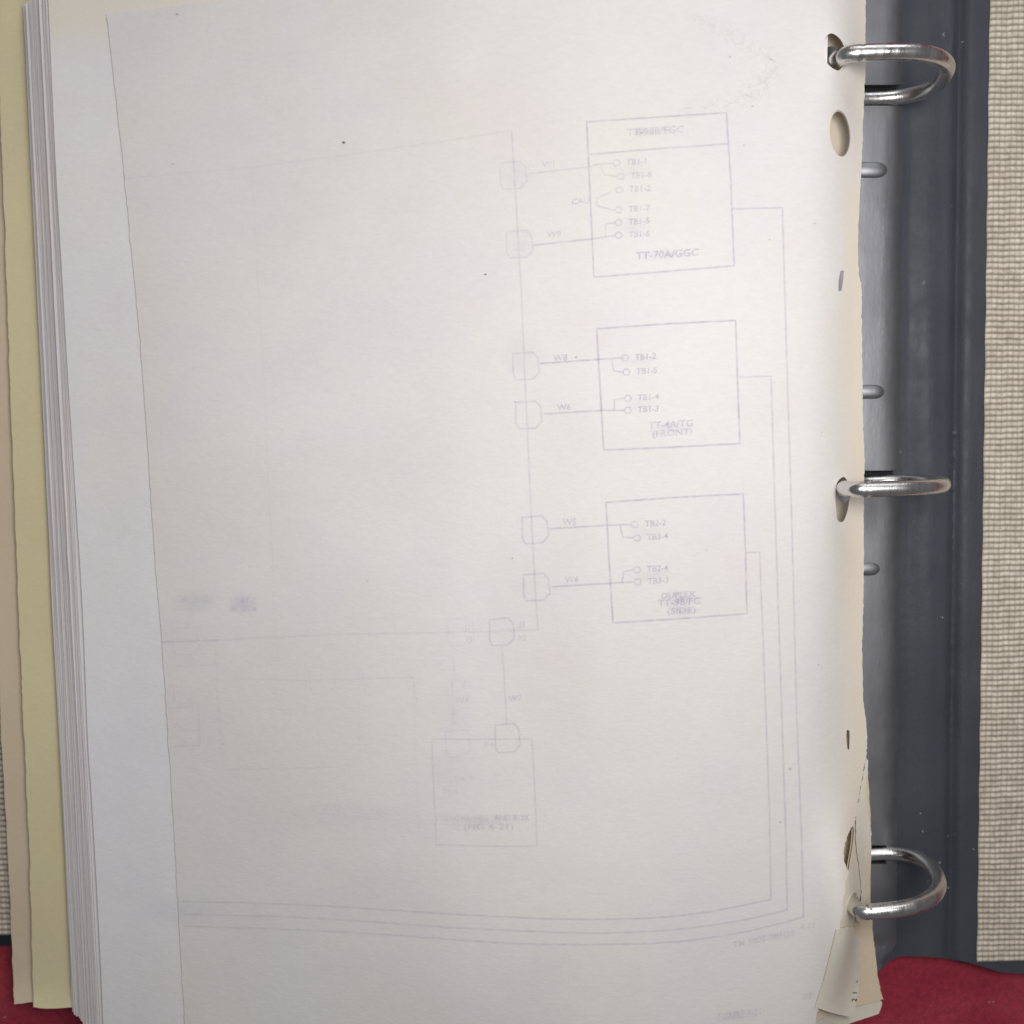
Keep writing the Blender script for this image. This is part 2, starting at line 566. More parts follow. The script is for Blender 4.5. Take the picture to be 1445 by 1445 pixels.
def woven(name, x0, x1, y0, y1, zt, parent, seed):
    """one piece of cloth: fat weft cords crossed by a fine warp, as relief"""
    r = np.random.default_rng(seed)
    px_, py_ = 1.56, 1.66
    nx = int((x1 - x0) / px_); ny = int((y1 - y0) / py_)
    kx, ky = 5, 6
    xs = np.linspace(x0, x0 + nx * px_, nx * kx + 1)
    ys = np.linspace(y0, y0 + ny * py_, ny * ky + 1)
    X, Y = np.meshgrid(xs, ys, indexing='ij')
    u = (X - x0) / px_; v = (Y - y0) / py_
    wob = np.interp(np.arange(nx * kx + 1), np.arange(0, nx * kx + 6, 5), r.normal(0, .045, len(np.arange(0, nx * kx + 6, 5))))
    rowshift = r.normal(0, 0.05, ny + 2)
    iy = np.clip(v.astype(int), 0, ny - 1)
    ix = np.clip(u.astype(int), 0, nx - 1)
    colshift = r.normal(0, 0.13, (nx + 1, ny + 1))
    amp = r.uniform(0.55, 1.15, (nx + 1, ny + 1))
    uu = u + colshift[ix, iy] * np.sin(np.pi * (u - ix)) 
    cord = np.abs(np.sin(np.pi * v)) ** 0.62
    bead = np.abs(np.sin(np.pi * uu)) ** 0.55
    H = cord * (0.60 + 0.40 * bead * amp[ix, iy])
    Z = zt - 0.54 + 0.54 * H
    edge = smooth(0, 0.35, u) * smooth(nx, nx - .35, u) * smooth(0, .35, v) * smooth(ny, ny - .35, v)
    Z = zt - 0.54 + (Z - zt + 0.54) * edge
    Yw = Y + wob[:, None] * px_ * 0.9 + 0.10 * np.sin(X / 4.7 + Y / 9.0) + 0.25 * np.sin(X / 17.0 + Y / 40.0)
    Xw = X + 0.10 * np.sin(Y / 2.6 + X)
    Xw = Xw - SKEW * (Yw - y0)
    Yw = Yw + SKEW * (Xw - x0)
    V = np.stack([Xw, Yw, Z], -1).reshape(-1, 3) * MM
    a, b = X.shape
    idx = np.arange(a * b).reshape(a, b)
    F = np.stack([idx[:-1, :-1], idx[1:, :-1], idx[1:, 1:], idx[:-1, 1:]], -1).reshape(-1, 4)
    me = bpy.data.meshes.new(name)
    me.from_pydata(V.tolist(), [], F.tolist())
    me.polygons.foreach_set('use_smooth', [True] * len(me.polygons))
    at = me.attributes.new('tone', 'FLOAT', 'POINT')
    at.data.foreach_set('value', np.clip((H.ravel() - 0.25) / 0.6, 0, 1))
    return link(name, me, M['weave'], parent)

wr = on_z([(1379, 1357)], 5.0)[0]
woven('woven_panel', wr[0], wr[0] + 92, wr[1], 145, 5.35, cover_r, 1)
wl = on_z([(17, 1327)], 4.0)[0]
woven('woven_panel', wl[0] - 56, wl[0] + 8, wl[1], 60, 3.85, cover_l, 2)

# metal plate with its slots and raised tabs
PU = 97.4                                   # line of the ring posts in the binder's frame, mm
PLP = profile([(60, 6.2), (86.0, 6.2), (87.5, 8.2), (91, 9.0), (99, 9.2), (105.0, 8.9), (108.4, 7.9), (110.0, 5.6), (130, 5.0)], 0.8)
def h_plate(X, Y):
    u = U(X, Y)
    d = 0.9 * np.exp(-((u - 105.0) / 2.2) ** 2 - ((Y + 146.5) / 1.1) ** 2) + 0.25 * np.exp(-((u - 103) / 3) ** 2 - ((Y + 20) / 6) ** 2)
    return PLP(u) - d
ring_y = [on_z([(1255, y)], 40.3)[0][1] for y in (73, 689, 1283)]
ring_x = [PU - SKEW * y for y in ring_y]
ys_ = np.linspace(145, -148, 90)
pl_edge = to_px(np.stack([110.3 - SKEW * ys_, ys_, np.full(90, 5.6)], 1))
pl_left = to_px(np.stack([86.6 - SKEW * ys_, ys_, np.full(90, 7.0)], 1))
pl_out = np.concatenate([pl_left, dense([tuple(pl_left[-1]), (1160, 1372), (1236, 1377), tuple(pl_edge[-1])], 8, False)[1:-1], pl_edge[::-1], dense([tuple(pl_edge[0]), tuple(pl_left[0])], 12, False)[1:-1]])
slots = []
for ys, xs_, du in zip(ring_y, ring_x, (11.5, 10.5, 8.5)):
    # the slot round the foot of each ring
    q = np.array([(xs_ - 9, ys + 3.4, 9.0), (xs_ + du, ys + 3.5, 9.0), (xs_ + du, ys - 2.1, 9.0), (xs_ - 9, ys - 2.2, 9.0)])
    slots.append(dense([tuple(p) for p in to_px(q)], 6))
uu = np.array([88, 89.5, 101, 103, 104.5, 106, 107, 107.8, 108.5, 109.2])
UU, YY = np.meshgrid(uu, np.linspace(144, -147, 150))
ex_pl = to_px(np.stack([(UU - SKEW * YY).ravel(), YY.ravel(), PLP(UU).ravel()], 1))
plate = surf('metal_plate', pl_out, h_plate, M['plate'], binder, holes=slots, step=11, thick=1.1, extra=ex_pl)
for ys, xs_ in zip(ring_y, ring_x):
    bm = bmesh.new()
    mtx = bmesh.ops.create_cube(bm, size=1)
    for v in mtx['verts']:
        v.co = Vector((xs_ + 0.5 + v.co.x * 21, ys + 0.4 + v.co.y * 8.5, 5.6 + v.co.z * 1.0)) * MM
    bmesh.ops.bevel(bm, geom=list(bm.edges), offset=0.25 * MM, segments=1, affect='EDGES')
    bm_obj('slot_shade_strip', bm, M['slot'], plate)  # near-black strip that paints the shade inside the slot
for (tx, ty, tr, tl) in ((1250, 240, 2.3, 14), (1246, 553, 2.1, 14), (1240, 803, 2.0, 14)):
    e = on_z([(tx, ty)], 9.0)[0]
    bm = bmesh.new()
    pts, rad = [], []
    for k in range(9):
        a = k / 8 * math.pi / 2
        pts.append((e[0] - tr * 1.4 + math.sin(a) * tr * 1.4, e[1], 8.7 - 0.5 * (1 - math.cos(a)))); rad.append(max(tr * math.cos(a) ** 0.6, 0.08))
    pts = [(e[0] - tl, e[1], 8.7)] + pts; rad = [tr] + rad
    tube(bm, [Vector(p) * MM for p in pts], [r * MM for r in rad], 16)
    for v in bm.verts:
        v.co.z = (8.7 + (v.co.z / MM - 8.7) * 0.62) * MM
    bm_obj('raised_tab', bm, M['plate'], plate)
# rings
def ring(xc, ys, rx, rxl, ex, yaw):
    bm = bmesh.new()
    n = 170
    zc, rz = 24.0, 16.3
    pts = []
    for k in range(n):
        t = 2 * math.pi * k / n
        c, s_ = math.cos(t), math.sin(t)
        e = 2 / (ex if (c < 0 and s_ > 0) else 2.35)
        x = (rx if c > 0 else rxl) * math.copysign(abs(c) ** e, c)
        z = zc + rz * math.copysign(abs(s_) ** e, s_)
        x = x - 0.22 * (z - zc)
        pts.append(Vector((xc + x, ys + yaw * x, z)) * MM)
    rr_ = [2.02 * MM] * n
    j = int(n * 0.285)
    rr_[j] = 1.86 * MM; rr_[j + 1] = 1.93 * MM      # the joint where the two halves close
    tube(bm, pts, rr_, 20, closed=True)
    return bm_obj('ring', bm, M['chrome'], binder)
for (ys, xs_, yaw, rxl, ex) in zip(ring_y, ring_x, (0.02, 0.03, 0.10), (13.6, 10.4, 8.4), (5.0, 5.0, 5.0)):
    ring(xs_, ys, 16.3, rxl, ex, yaw)

fasten(binder)

# ------------------------------------------------------------------ sheets
def age_right(v, w):
    # the margin by the rings has yellowed, and so have the corners by the foot
    a = smooth(77, 93, w[:, 0]) * 0.62
    a = np.maximum(a, 0.85 * smooth(1176, 1206, v[:, 0] + 3 * np.sin(v[:, 1] / 60)) * smooth(190, 300, v[:, 1]))
    a = np.maximum(a, 0.5 * smooth(112, 135, w[:, 1]) * smooth(20, -120, w[:, 0]))
    a = np.maximum(a, 0.35 * smooth(-120, -158, w[:, 1]) * smooth(40, 90, w[:, 0]))
    return a

def smudge_attr(v, w):
    path = curve([(985, 28), (1030, 50), (1072, 72), (1092, 88), (1066, 128), (1020, 150), (955, 156)], 4)
    d = np.full(len(v), 1e9)
    for q in path:
        d = np.minimum(d, np.hypot(v[:, 0] - q[0], (v[:, 1] - q[1]) * 1.2))
    return 0.30 * np.exp(-(d / 10.0) ** 2) + 0.10 * np.exp(-(((v[:, 0] - 1055) / 40) ** 2 + ((v[:, 1] - 110) / 40) ** 2))

# outline of the top sheet, clockwise from its far left corner
left = curve([(150, 20), (160, 105), (174, 235), (190, 400), (200, 510), (209, 640), (219, 790), (228, 900), (238, 1050), (247, 1200), (254, 1330), (261, 1445), (266, 1530)], 9)
right = curve([(1222, -30), (1221, 60), (1220, 130), (1215, 245), (1211, 335), (1212, 385), (1216, 404), (1216, 440), (1217, 520), (1218, 600), (1220, 650),
               (1219, 725), (1219, 830), (1217, 905), (1218, 980), (1223, 1025), (1224, 1046), (1221, 1068), (1213, 1115), (1206, 1162), (1201, 1168), (1195, 1180), (1191, 1200), (1192, 1218), (1197, 1231), (1195, 1245),
               (1188, 1290), (1180, 1330), (1171, 1372), (1160, 1410), (1150, 1445), (1142, 1520)], 4)
right = np.where((right[:, 1] > 1062)[:, None], rough(right, 0.8), rough(right, 0.12))
top_edge = curve([(150, 20), (200, 14), (260, 7), (335, -1), (480, -14), (700, -30), (960, -38), (1222, -30)], 9)
bottom = dense([(1142, 1520), (266, 1530)], 10, False)
outline = np.concatenate([top_edge[:-1], right[:-1], bottom[:-1], left[::-1][:-1]])
jit = rng.normal(0, 0.35, outline.shape); outline = outline + jit
holes = [curve([(1162, 62), (1166, 51), (1174, 47), (1184, 53), (1191, 64), (1195, 82), (1190, 98), (1180, 99), (1168, 90), (1163, 78)], 3, True),
         ellipse(1184.5, 188.5, 15.5, 33.5, 34, -0.09),
         dense([(1183, 411), (1183.5, 396), (1186, 382), (1191, 381.5), (1190, 396), (1188, 410)], 4),
         curve([(1179, 700), (1181, 682), (1190, 673), (1197, 681), (1199, 700), (1196, 722), (1190, 736), (1182, 734), (1180, 720)], 3, True),
         dense([(1194, 1044), (1195, 1030), (1199, 1031), (1199, 1044), (1198.5, 1058), (1196, 1057)], 4)]
FX, FY = np.meshgrid(np.arange(1140, 1226, 5.0), np.arange(-25, 1500, 7.0))
fine = np.stack([FX.ravel(), FY.ravel()], 1) + rng.normal(0, .3, (FX.size, 2))
top_sheet = empty('top_sheet', (0, 0, 0.03))
tag(top_sheet, 'off white topmost sheet with a faint wiring diagram showing through and punched holes', 'paper sheet')
page = surf('paper', outline, h_page, M['paper'], top_sheet, holes=holes, step=8.5, thick=0.12, extra=fine, attrs={'age': age_right, 'smudge': smudge_attr})

# -------- the drawing that shows through from the other face of the sheet
layer = [0]
def next_dz():
    layer[0] += 1
    return 0.035 + 0.0011 * layer[0]

def stroke(pts, width=3.4, ink=0.42, closed=False, smoothed=False):
    width *= 1.3
    ink *= 0.72
    P = curve(pts, 6) if smoothed else dense(pts, 8, closed)
    if closed:
        P = np.concatenate([P, P[:1]])
    n = len(P)
    T = np.zeros_like(P)
    T[1:-1] = P[2:] - P[:-2]; T[0] = P[1] - P[0]; T[-1] = P[-1] - P[-2]
    if closed:
        T[0] = T[-1] = P[1] - P[-2]
    T /= np.linalg.norm(T, axis=1)[:, None] + 1e-9
    Nn = np.stack([-T[:, 1], T[:, 0]], 1)
    rows = [P + Nn * width * k for k in (-.5, 0, .5)]
    w = on_h(np.concatenate(rows), h_page, next_dz())
    f = []
    for i in range(n - 1):
        for r_ in (0, 1):
            f.append((r_ * n + i, r_ * n + i + 1, (r_ + 1) * n + i + 1, (r_ + 1) * n + i))
    me = bpy.data.meshes.new('printed_line')
    me.from_pydata((w * MM).tolist(), [], f)
    at = me.attributes.new('ink', 'FLOAT', 'POINT')
    at.data.foreach_set('value', np.concatenate([np.zeros(n), ink * (0.60 + 0.34 * smooth(300, 850, P[:, 0])), np.zeros(n)]))
    return link('printed_line', me, M['ink'], top_sheet)

def word(text, x, y, size, ink=0.3, slope=-0.062, sx=1.0, name='printed_word', m=None, h=h_page, parent=None, rot=None, width=None):
    if m is None:
        ink *= 0.85 * (0.5 + 0.5 * float(smooth(300, 850, x)))
    cu = bpy.data.curves.new('lettering', 'FONT')
    cu.body = text
    cu.size = 1.0
    cu.resolution_u = 2
    cu.align_x = 'CENTER'; cu.align_y = 'CENTER'
    cu.offset = 0.012
    ob = bpy.data.objects.new('lettering', cu)
    me = bpy.data.meshes.new_from_object(ob)
    co = np.array([v.co[:] for v in me.vertices])
    if width:
        sx = width / (size * 1.35 * (co[:, 0].max() - co[:, 0].min()))
    a = co[:, 0] * size * 1.35 * sx; b = co[:, 1] * size * 1.35
    if rot is None:
        p = np.stack([x + a + 0.05 * b, y + a * slope - b], 1)
    else:
        c, s = math.cos(rot), math.sin(rot)
        p = np.stack([x + a * c + b * s, y + a * s - b * c], 1)
    polys = [tuple(q.vertices) for q in me.polygons]
    nv = len(p)
    offs = ((0, 0),) if m else ((-.6, -.3), (.5, -.25), (.05, .6))
    base = next_dz()
    w = np.concatenate([on_h(p + np.array(q), h, base + 0.00025 * i) for i, q in enumerate(offs)])
    if not m:
        ink = ink * 0.40
    me2 = bpy.data.meshes.new(name)
    me2.from_pydata((w * MM).tolist(), [], [tuple(a_ + nv * i for a_ in f_) for i in range(len(offs)) for f_ in polys])
    at = me2.attributes.new('ink', 'FLOAT', 'POINT')
    at.data.foreach_set('value', np.full(len(w), ink))
    bpy.data.objects.remove(ob); bpy.data.curves.remove(cu); bpy.data.meshes.remove(me)
    return link(name, me2, m or M['ink'], parent or top_sheet)

def circle(cx, cy, r=5.0, ink=0.34):
    stroke([tuple(q) for q in ellipse(cx, cy, r, r * .95, 16)], 2.8, ink, closed=True)

# three equipment boxes
stroke([(828, 172), (931, 165), (1025, 159), (1031, 250), (1036, 375), (940, 383), (838, 391), (833, 280)], ink=.40, closed=True)
stroke([(831, 218), (925, 210), (1027, 203)], ink=.34)
stroke([(842, 464), (940, 457), (1038, 452), (1041, 540), (1044, 626), (950, 631), (852, 635), (847, 550)], ink=.46, closed=True)
stroke([(855, 709), (950, 702), (1049, 697), (1052, 780), (1054, 866), (960, 873), (865, 879), (860, 800)], ink=.42, closed=True)
# bus lines to the foot of the sheet
stroke([(1032, 295), (1104, 293), (1110, 500), (1118, 760), (1124, 1000), (1131, 1180), (1134, 1294)], ink=.30)
stroke([(1134, 1294), (1060, 1313), (990, 1325), (920, 1331), (800, 1333), (700, 1330), (560, 1320), (420, 1312), (258, 1307)], ink=.27, smoothed=True)
stroke([(1043, 532), (1088, 531), (1095, 760), (1103, 1000), (1109, 1180), (1111, 1284)], ink=.30)
stroke([(1111, 1284), (1050, 1298), (970, 1310), (880, 1316), (800, 1316), (640, 1309), (500, 1299), (380, 1293), (257, 1290)], ink=.26, smoothed=True)
stroke([(1053, 780), (1072, 779), (1079, 960), (1086, 1150), (1088, 1269)], ink=.28)
stroke([(1088, 1269), (1010, 1285), (940, 1294), (860, 1297), (760, 1296), (640, 1290), (500, 1281), (380, 1275), (256, 1272)], ink=.28, smoothed=True)
# trunk line with cable connectors
stroke([(176, 252), (260, 244), (355, 236), (500, 217), (620, 200), (722, 184)], ink=.10)
stroke([(355, 236), (364, 400), (372, 520), (380, 700), (390, 905)], ink=.08)
stroke([(722, 184), (729, 300), (736, 420), (742, 560), (748, 690), (753, 790), (759, 889)], ink=.24)
def connector(cx, cy, ink=.24, w=36, hh=36):
    a, b = w / 2, hh / 2
    stroke([(cx - a, cy - b), (cx + a - 8, cy - b - 2), (cx + a - 1, cy - b + 6), (cx + a + 1, cy + b - 10), (cx + a - 8, cy + b), (cx - a + 4, cy + b + 1), (cx - a, cy + b - 8)], 3.4, ink, closed=True)
for (cx, cy, k) in ((724, 248, .15), (733, 345, .2), (742, 517, .24), (746, 586, .28), (755, 748, .28), (757, 829, .30)):
    connector(cx, cy, k)
for (x0, y0, x1, y1, k) in ((746, 245, 836, 235, .2), (752, 346, 836, 337, .36), (762, 513, 846, 507, .44), (768, 584, 850, 579, .42), (775, 746, 862, 741, .40), (778, 828, 862, 823, .42)):
    stroke([(x0, y0), (x1, y1)], ink=k)
for (t, x, y, k) in (('W1', 775, 232, .16), ('W9', 782, 331, .24), ('W8', 791, 505, .34), ('W6', 796, 575, .34), ('W5', 804, 737, .30), ('W6', 807, 818, .26)):
    word(t, x, y, 9.5, k)
word('CAU', 819, 284, 9, .26)
# terminals
for (x, y, t, k) in ((870, 230, 'TB1-1', .26), (876, 249, 'TB1-8', .24), (874, 268, 'TB1-2', .24), (873, 296, 'TB1-7', .30), (873, 314, 'TB1-5', .32), (873, 332, 'TB1-6', .34),
                     (882, 505, 'TB1-2', .36), (884, 525, 'TB1-5', .36), (886, 562, 'TB1-4', .36), (886, 579, 'TB1-3', .34),
                     (896, 740, 'TB2-2', .32), (899, 759, 'TB3-4', .34), (899, 804, 'TB2-4', .34), (900, 821, 'TB3-3', .34)):
    circle(x, y, 4.6, k)
    word(t, x + 29, y - 1.5, 9.0, k * 0.95)
for pts, k in (([(836, 233), (864, 230)], .26), ([(848, 233), (852, 246), (871, 249)], .22), ([(842, 290), (842, 280), (862, 271)], .26), ([(842, 290), (868, 297)], .28),
               ([(836, 337), (868, 332)], .34), ([(854, 334), (855, 316), (868, 314)], .28), ([(846, 507), (876, 505)], .38), ([(863, 507), (866, 523), (879, 525)], .36),
               ([(850, 579), (881, 579)], .36), ([(867, 578), (867, 564), (881, 562)], .38), ([(862, 741), (891, 740)], .36), ([(875, 741), (879, 758), (894, 759)], .36),
               ([(862, 823), (895, 821)], .36), ([(878, 822), (880, 807), (894, 804)], .36)):
    stroke(pts, 3.0, k)
word('TT-98B/FGC', 925, 185, 10.5, .20, width=80)
word('TT-70A/GGC', 942, 359, 11, .33, width=88)
word('TT-4A/TG', 947, 599, 10, .28, width=62)
word('(FRONT)', 949, 611, 9.5, .24, width=56)
word('DUPLEX', 957, 840, 9, .26, width=48)
word('TT-98/FG', 959, 850, 10, .30, width=60)
word('(SIDE)', 962, 862, 9, .26, width=40)
# lower connector group and its box
connector(708, 892, .26, 34, 36)
stroke([(759, 889), (720, 890), (690, 891), (600, 893), (480, 895), (390, 899), (300, 904), (229, 906)], ink=.16)
stroke([(229, 906), (262, 905), (310, 903)], ink=.22)
stroke([(708, 912), (712, 960), (715, 1024)], ink=.22)
word('W7', 727, 986, 9, .26)
word('J3', 737, 882, 8, .22)
word('P2', 737, 901, 8, .22)
word('J2', 660, 886, 8, .12)
word('P1', 662, 903, 8, .12)
connector(716, 1042, .26, 34, 38)
connector(646, 1050, .10, 34, 36)
stroke([(638, 960), (640, 1024)], ink=.10)
word('W4', 652, 988, 9, .12)
stroke([(609, 1043), (751, 1043), (755, 1120), (758, 1194), (700, 1194), (616, 1192), (612, 1110)], ink=.20, closed=True)
word('WIRING HARNESS', 652, 1155, 8.5, .13, slope=0.0, width=75)
word('AND BOX', 722, 1154, 8.5, .22, slope=0.0, width=50)
word('(FIG 4-21)', 690, 1167, 8.5, .18, slope=0.0, width=70)
# faint group at the left
word('DATA SET', 275, 846, 10, .14, slope=-.02, width=52)
word('UNIT 2', 343, 848, 10, .16, slope=-.02, width=36)
word('MODEM', 344, 859, 9, .14, slope=-.02, width=36)
word('J1', 265, 883, 9, .18, slope=-.02)
stroke([(238, 968), (244, 966), (246, 990)], ink=.16)
stroke([(236, 999), (280, 997), (282, 1052), (240, 1054)], ink=.18)
word('J7', 246, 1025, 8, .18, slope=0)
stroke([(304, 905), (308, 1000), (316, 1086), (400, 1085), (470, 1082)], ink=.09)
stroke([(330, 958), (430, 960), (520, 957), (583, 956)], ink=.12)
stroke([(583, 956), (586, 1050), (589, 1130)], ink=.06)
stroke([(446, 1000), (520, 998), (523, 1050), (450, 1052)], ink=.05, closed=True)
word('TM 5805-201-22', 1078, 1325, 8.5, .15, slope=-.20, width=88)
word('4-22', 1140, 1307, 8.5, .14, slope=-.2)
word('FIGURE 4-21', 1044, 1432, 11, .12, slope=-.13, width=60)
word('61', 1140, 1405, 10, .13, slope=-.2)
def smear(x, y, a, b, ink, name='ink_smear', n=18, col=None):
    e = ellipse(x, y, a, b, n, -.06)
    e = e + rng.normal(0, 0.06, e.shape) * np.array([a, b])
    p = np.concatenate([[(x, y)], e])
    w = on_h(p, h_page, next_dz())
    me = bpy.data.meshes.new(name)
    me.from_pydata((w * MM).tolist(), [], [(0, 1 + (i + 1) % n, 1 + i) for i in range(n)])
    at = me.attributes.new('ink', 'FLOAT', 'POINT')
    at.data.foreach_set('value', np.concatenate([[ink], np.zeros(n)]))
    return link(name, me, col or M['ink'], top_sheet)
for x, y, a, b, k in ((958, 845, 34, 15, .20), (963, 862, 26, 9, .16), (925, 185, 42, 9, .10), (905, 186, 14, 8, .14), (947, 605, 36, 13, .12), (942, 359, 48, 9, .10), (275, 850, 38, 20, .12), (343, 852, 26, 18, .16),
                      (730, 247, 28, 26, .07), (737, 343, 26, 26, .06), (740, 500, 40, 40, .06), (684, 1160, 66, 14, .10), (640, 1000, 34, 60, .05), (500, 1150, 120, 26, .05), (640, 1085, 50, 34, .06),
                      (258, 1285, 70, 26, .08), (1044, 1432, 34, 10, .14), (1141, 1404, 12, 8, .12), (1090, 1322, 50, 8, .08), (900, 508, 30, 10, .06), (906, 570, 30, 14, .06), (915, 750, 34, 16, .07), (920, 812, 34, 14, .08), (895, 240, 34, 18, .06), (895, 320, 34, 18, .07)):
    smear(x, y, a, b, k)
def speck_mat():
    m, N, L, b = mat('speck_dirt', (0.16, 0.13, 0.10), 0.8, 0, 0.1)
    at = N.new('ShaderNodeAttribute'); at.attribute_name = 'ink'
    tr = N.new('ShaderNodeBsdfTransparent'); mx = N.new('ShaderNodeMixShader')
    L.new(at.outputs['Fac'], mx.inputs[0]); L.new(tr.outputs[0], mx.inputs[1]); L.new(b.outputs[0], mx.inputs[2])
    L.new(mx.outputs[0], N['Material Output'].inputs['Surface'])
    return m
M['speck'] = speck_mat()
for x, y, r_, k in ((485, 201, 3.2, 1.0), (685, 387, 2.6, .8), (250, 20, 3.0, .7), (1030, 80, 2.4, .6), (813, 504, 2.6, .7), (727, 567, 2.2, .5), (1050, 205, 2.2, .5), (1086, 338, 2.6, .45), (1115, 1085, 3.4, .5), (1101, 1160, 2.2, .6),
                    (723, 788, 2.2, .5), (519, 820, 2.2, .4), (315, 1050, 2.4, .3), (880, 505, 2.0, .4), (997, 776, 2.0, .4), (1155, 938, 2.0, .5), (1150, 315, 2.2, .5), (1160, 610, 1.8, .5), (244, 231, 2.4, .4), (1062, 150, 2.2, .6), (1088, 84, 2.2, .5)):
    smear(x, y, r_ * 1.05, r_ * .75, k * (1 if x in (485, 685) else .6), 'speck', 8, M['speck'])
# faint remains of the drawing at the lower left
for (cx, cy, k) in ((650, 892, .10), (540, 892, .06), (455, 960, .07), (530, 960, .07), (262, 905, .10), (270, 1012, .08)):
    connector(cx, cy, k)
for pts, k in (([(560, 957), (583, 956), (590, 1010)], .07), ([(640, 925), (642, 960), (660, 962)], .07), ([(430, 930), (432, 1010)], .05), ([(505, 905), (508, 1080)], .05), ([(232, 940), (300, 938)], .08),
               ([(325, 1000), (400, 1000), (402, 1060), (326, 1062)], .05), ([(430, 1120), (590, 1122), (592, 1186), (432, 1184)], .05)):
    stroke(pts, 3.4, k)
for t, x, y, k, w_ in (('CONTROL', 470, 1140, .09, 60), ('UNIT', 540, 1146, .08, 30), ('J5', 660, 965, .10, 14), ('P4', 690, 1052, .10, 14), ('TB4-1', 650, 1100, .08, 34), ('TB4-2', 640, 1118, .08, 34)):
    word(t, x, y, 9, k, slope=-.01, width=w_)
fasten(top_sheet)

# -------- sheet under it, wider to the left, and the two torn sheets by the last ring
def flat_age(v, w):
    return 0.9 * smooth(55, 75, w[:, 0]) + 0.9 * smooth(100, 113, w[:, 1] - 0.05 * w[:, 0]) + 0.25 * smooth(-114, -124, w[:, 0])
ul = curve([(66, -40), (69, 20), (73, 110), (79, 240), (86, 360), (97, 550), (108, 720), (117, 870), (124, 1045), (129, 1120), (137, 1260), (142, 1360), (146, 1450), (150, 1520)], 10)
ur_ = dense([(1132, 1505), (1150, 1380), (1170, 1100), (1209, 700), (1207, 250), (1211, 120), (1211, 0), (1211, -60)], 12, False)
under_out = np.concatenate([ul, ur_, dense([(1211, -60), (66, -40)], 14, False)[1:-1]])
u_holes = [ellipse(1176, 74, 19, 28, 24), ellipse(1185, 189, 14, 32, 30, -0.09), ellipse(1187, 704, 13, 34, 24), dense([(1181, 413), (1182, 380), (1195, 380), (1192, 413)], 5), dense([(1191, 1059), (1193, 1028), (1202, 1028), (1201, 1059)], 5)]
us = surf('under_sheet', under_out, h_page, M['white_paper'], holes=u_holes, step=16, dz=-0.45, thick=0.12, attrs={'age': flat_age})
tag(us, 'white sheet just under the topmost one, its blank strip showing at the left', 'paper sheet')

lh = curve([(1184, 1200), (1189, 1178), (1199, 1165), (1205, 1169), (1204, 1190), (1200, 1215), (1197, 1229), (1189, 1224)], 4, True)
lo_out = dense([(1100, -60), (1206, -60), (1206, 250), (1202, 700), (1200, 1060), (1205, 1150), (1202, 1240), (1150, 1400), (1080, 1400)], 12, False)
lo_out = np.concatenate([lo_out, dense([(1080, 1400), (1100, -60)], 14, False)[1:-1]])
lo = surf('lower_sheet', lo_out, h_page, M['cream_paper'], dz=-6.5, step=9, thick=0.12, holes=[ellipse(1173, 80, 12, 15, 20), ellipse(1191, 699, 8, 11, 20), dense([(1181, 413), (1182, 380), (1196, 380), (1193, 413)], 5), ],
          attrs={'age': lambda v, w: np.full(len(v), .4)})
tag(lo, 'tan sheet glimpsed through the empty oval hole below the upper ring', 'paper sheet')
ex = curve([(1216, 1040), (1224, 1080), (1227, 1130), (1229, 1180), (1229, 1270), (1231, 1300), (1236, 1350), (1241, 1392), (1247, 1410)], 4)
ex = rough(ex, 0.5)
eo = np.concatenate([ex, rough(curve([(1247, 1410), (1215, 1418), (1180, 1430), (1150, 1442), (1120, 1456)], 4), .8)[1:], dense([(1120, 1456), (1090, 1300), (1120, 1120), (1160, 1040), (1216, 1040)], 10, False)[1:-1]])
ts = surf('torn_sheet', eo, lambda X, Y: np.maximum(h_page(X, Y) - 2.3, 15.6 - 0.1 * (X - 90)), M['tan_paper'], step=8, thick=0.12, holes=[lh + np.array([-3.0, 0])],
          attrs={'age': lambda v, w: np.full(len(v), 0.2)})
tag(ts, 'tan aged sheet edge sticking out by the lowest ring', 'paper sheet')
eo2 = np.concatenate([curve([(1180, 1425), (1210, 1420), (1243, 1412), (1241, 1428), (1236, 1432), (1200, 1444), (1160, 1460)], 6), dense([(1160, 1460), (1100, 1490), (1120, 1440), (1180, 1425)], 8, False)[1:-1]])
t2 = surf('torn_sheet', eo2, lambda X, Y: np.maximum(h_page(X, Y) - 3.0, 14.6), M['cream_paper'], step=8, thick=0.12, attrs={'age': lambda v, w: np.full(len(v), 0.1)})
tag(t2, 'cream lower corner of the bottommost torn sheet over the red cloth', 'paper sheet')
# middle leaf with the punched hole beside the last ring
el = np.concatenate([rough(curve([(1222, 1062), (1220, 1100), (1225, 1150), (1228, 1190), (1222, 1230), (1215, 1262), (1211, 1275), (1207, 1290)], 3.5), 0.9),
                     curve([(1207, 1290), (1204, 1305), (1205, 1318)], 4)[1:],
                     dense([(1205, 1318), (1180, 1313), (1150, 1330), (1120, 1250), (1150, 1080), (1222, 1062)], 8, False)[1:-1]])
t3 = surf('torn_sheet', el, lambda X, Y: np.maximum(h_page(X, Y) - 1.3, 17.0), M['cream_paper'], holes=[lh], step=7, thick=0.12, attrs={'age': lambda v, w: np.full(len(v), 0.25)})
tag(t3, 'cream sheet torn through its hole at the lowest ring', 'paper sheet')
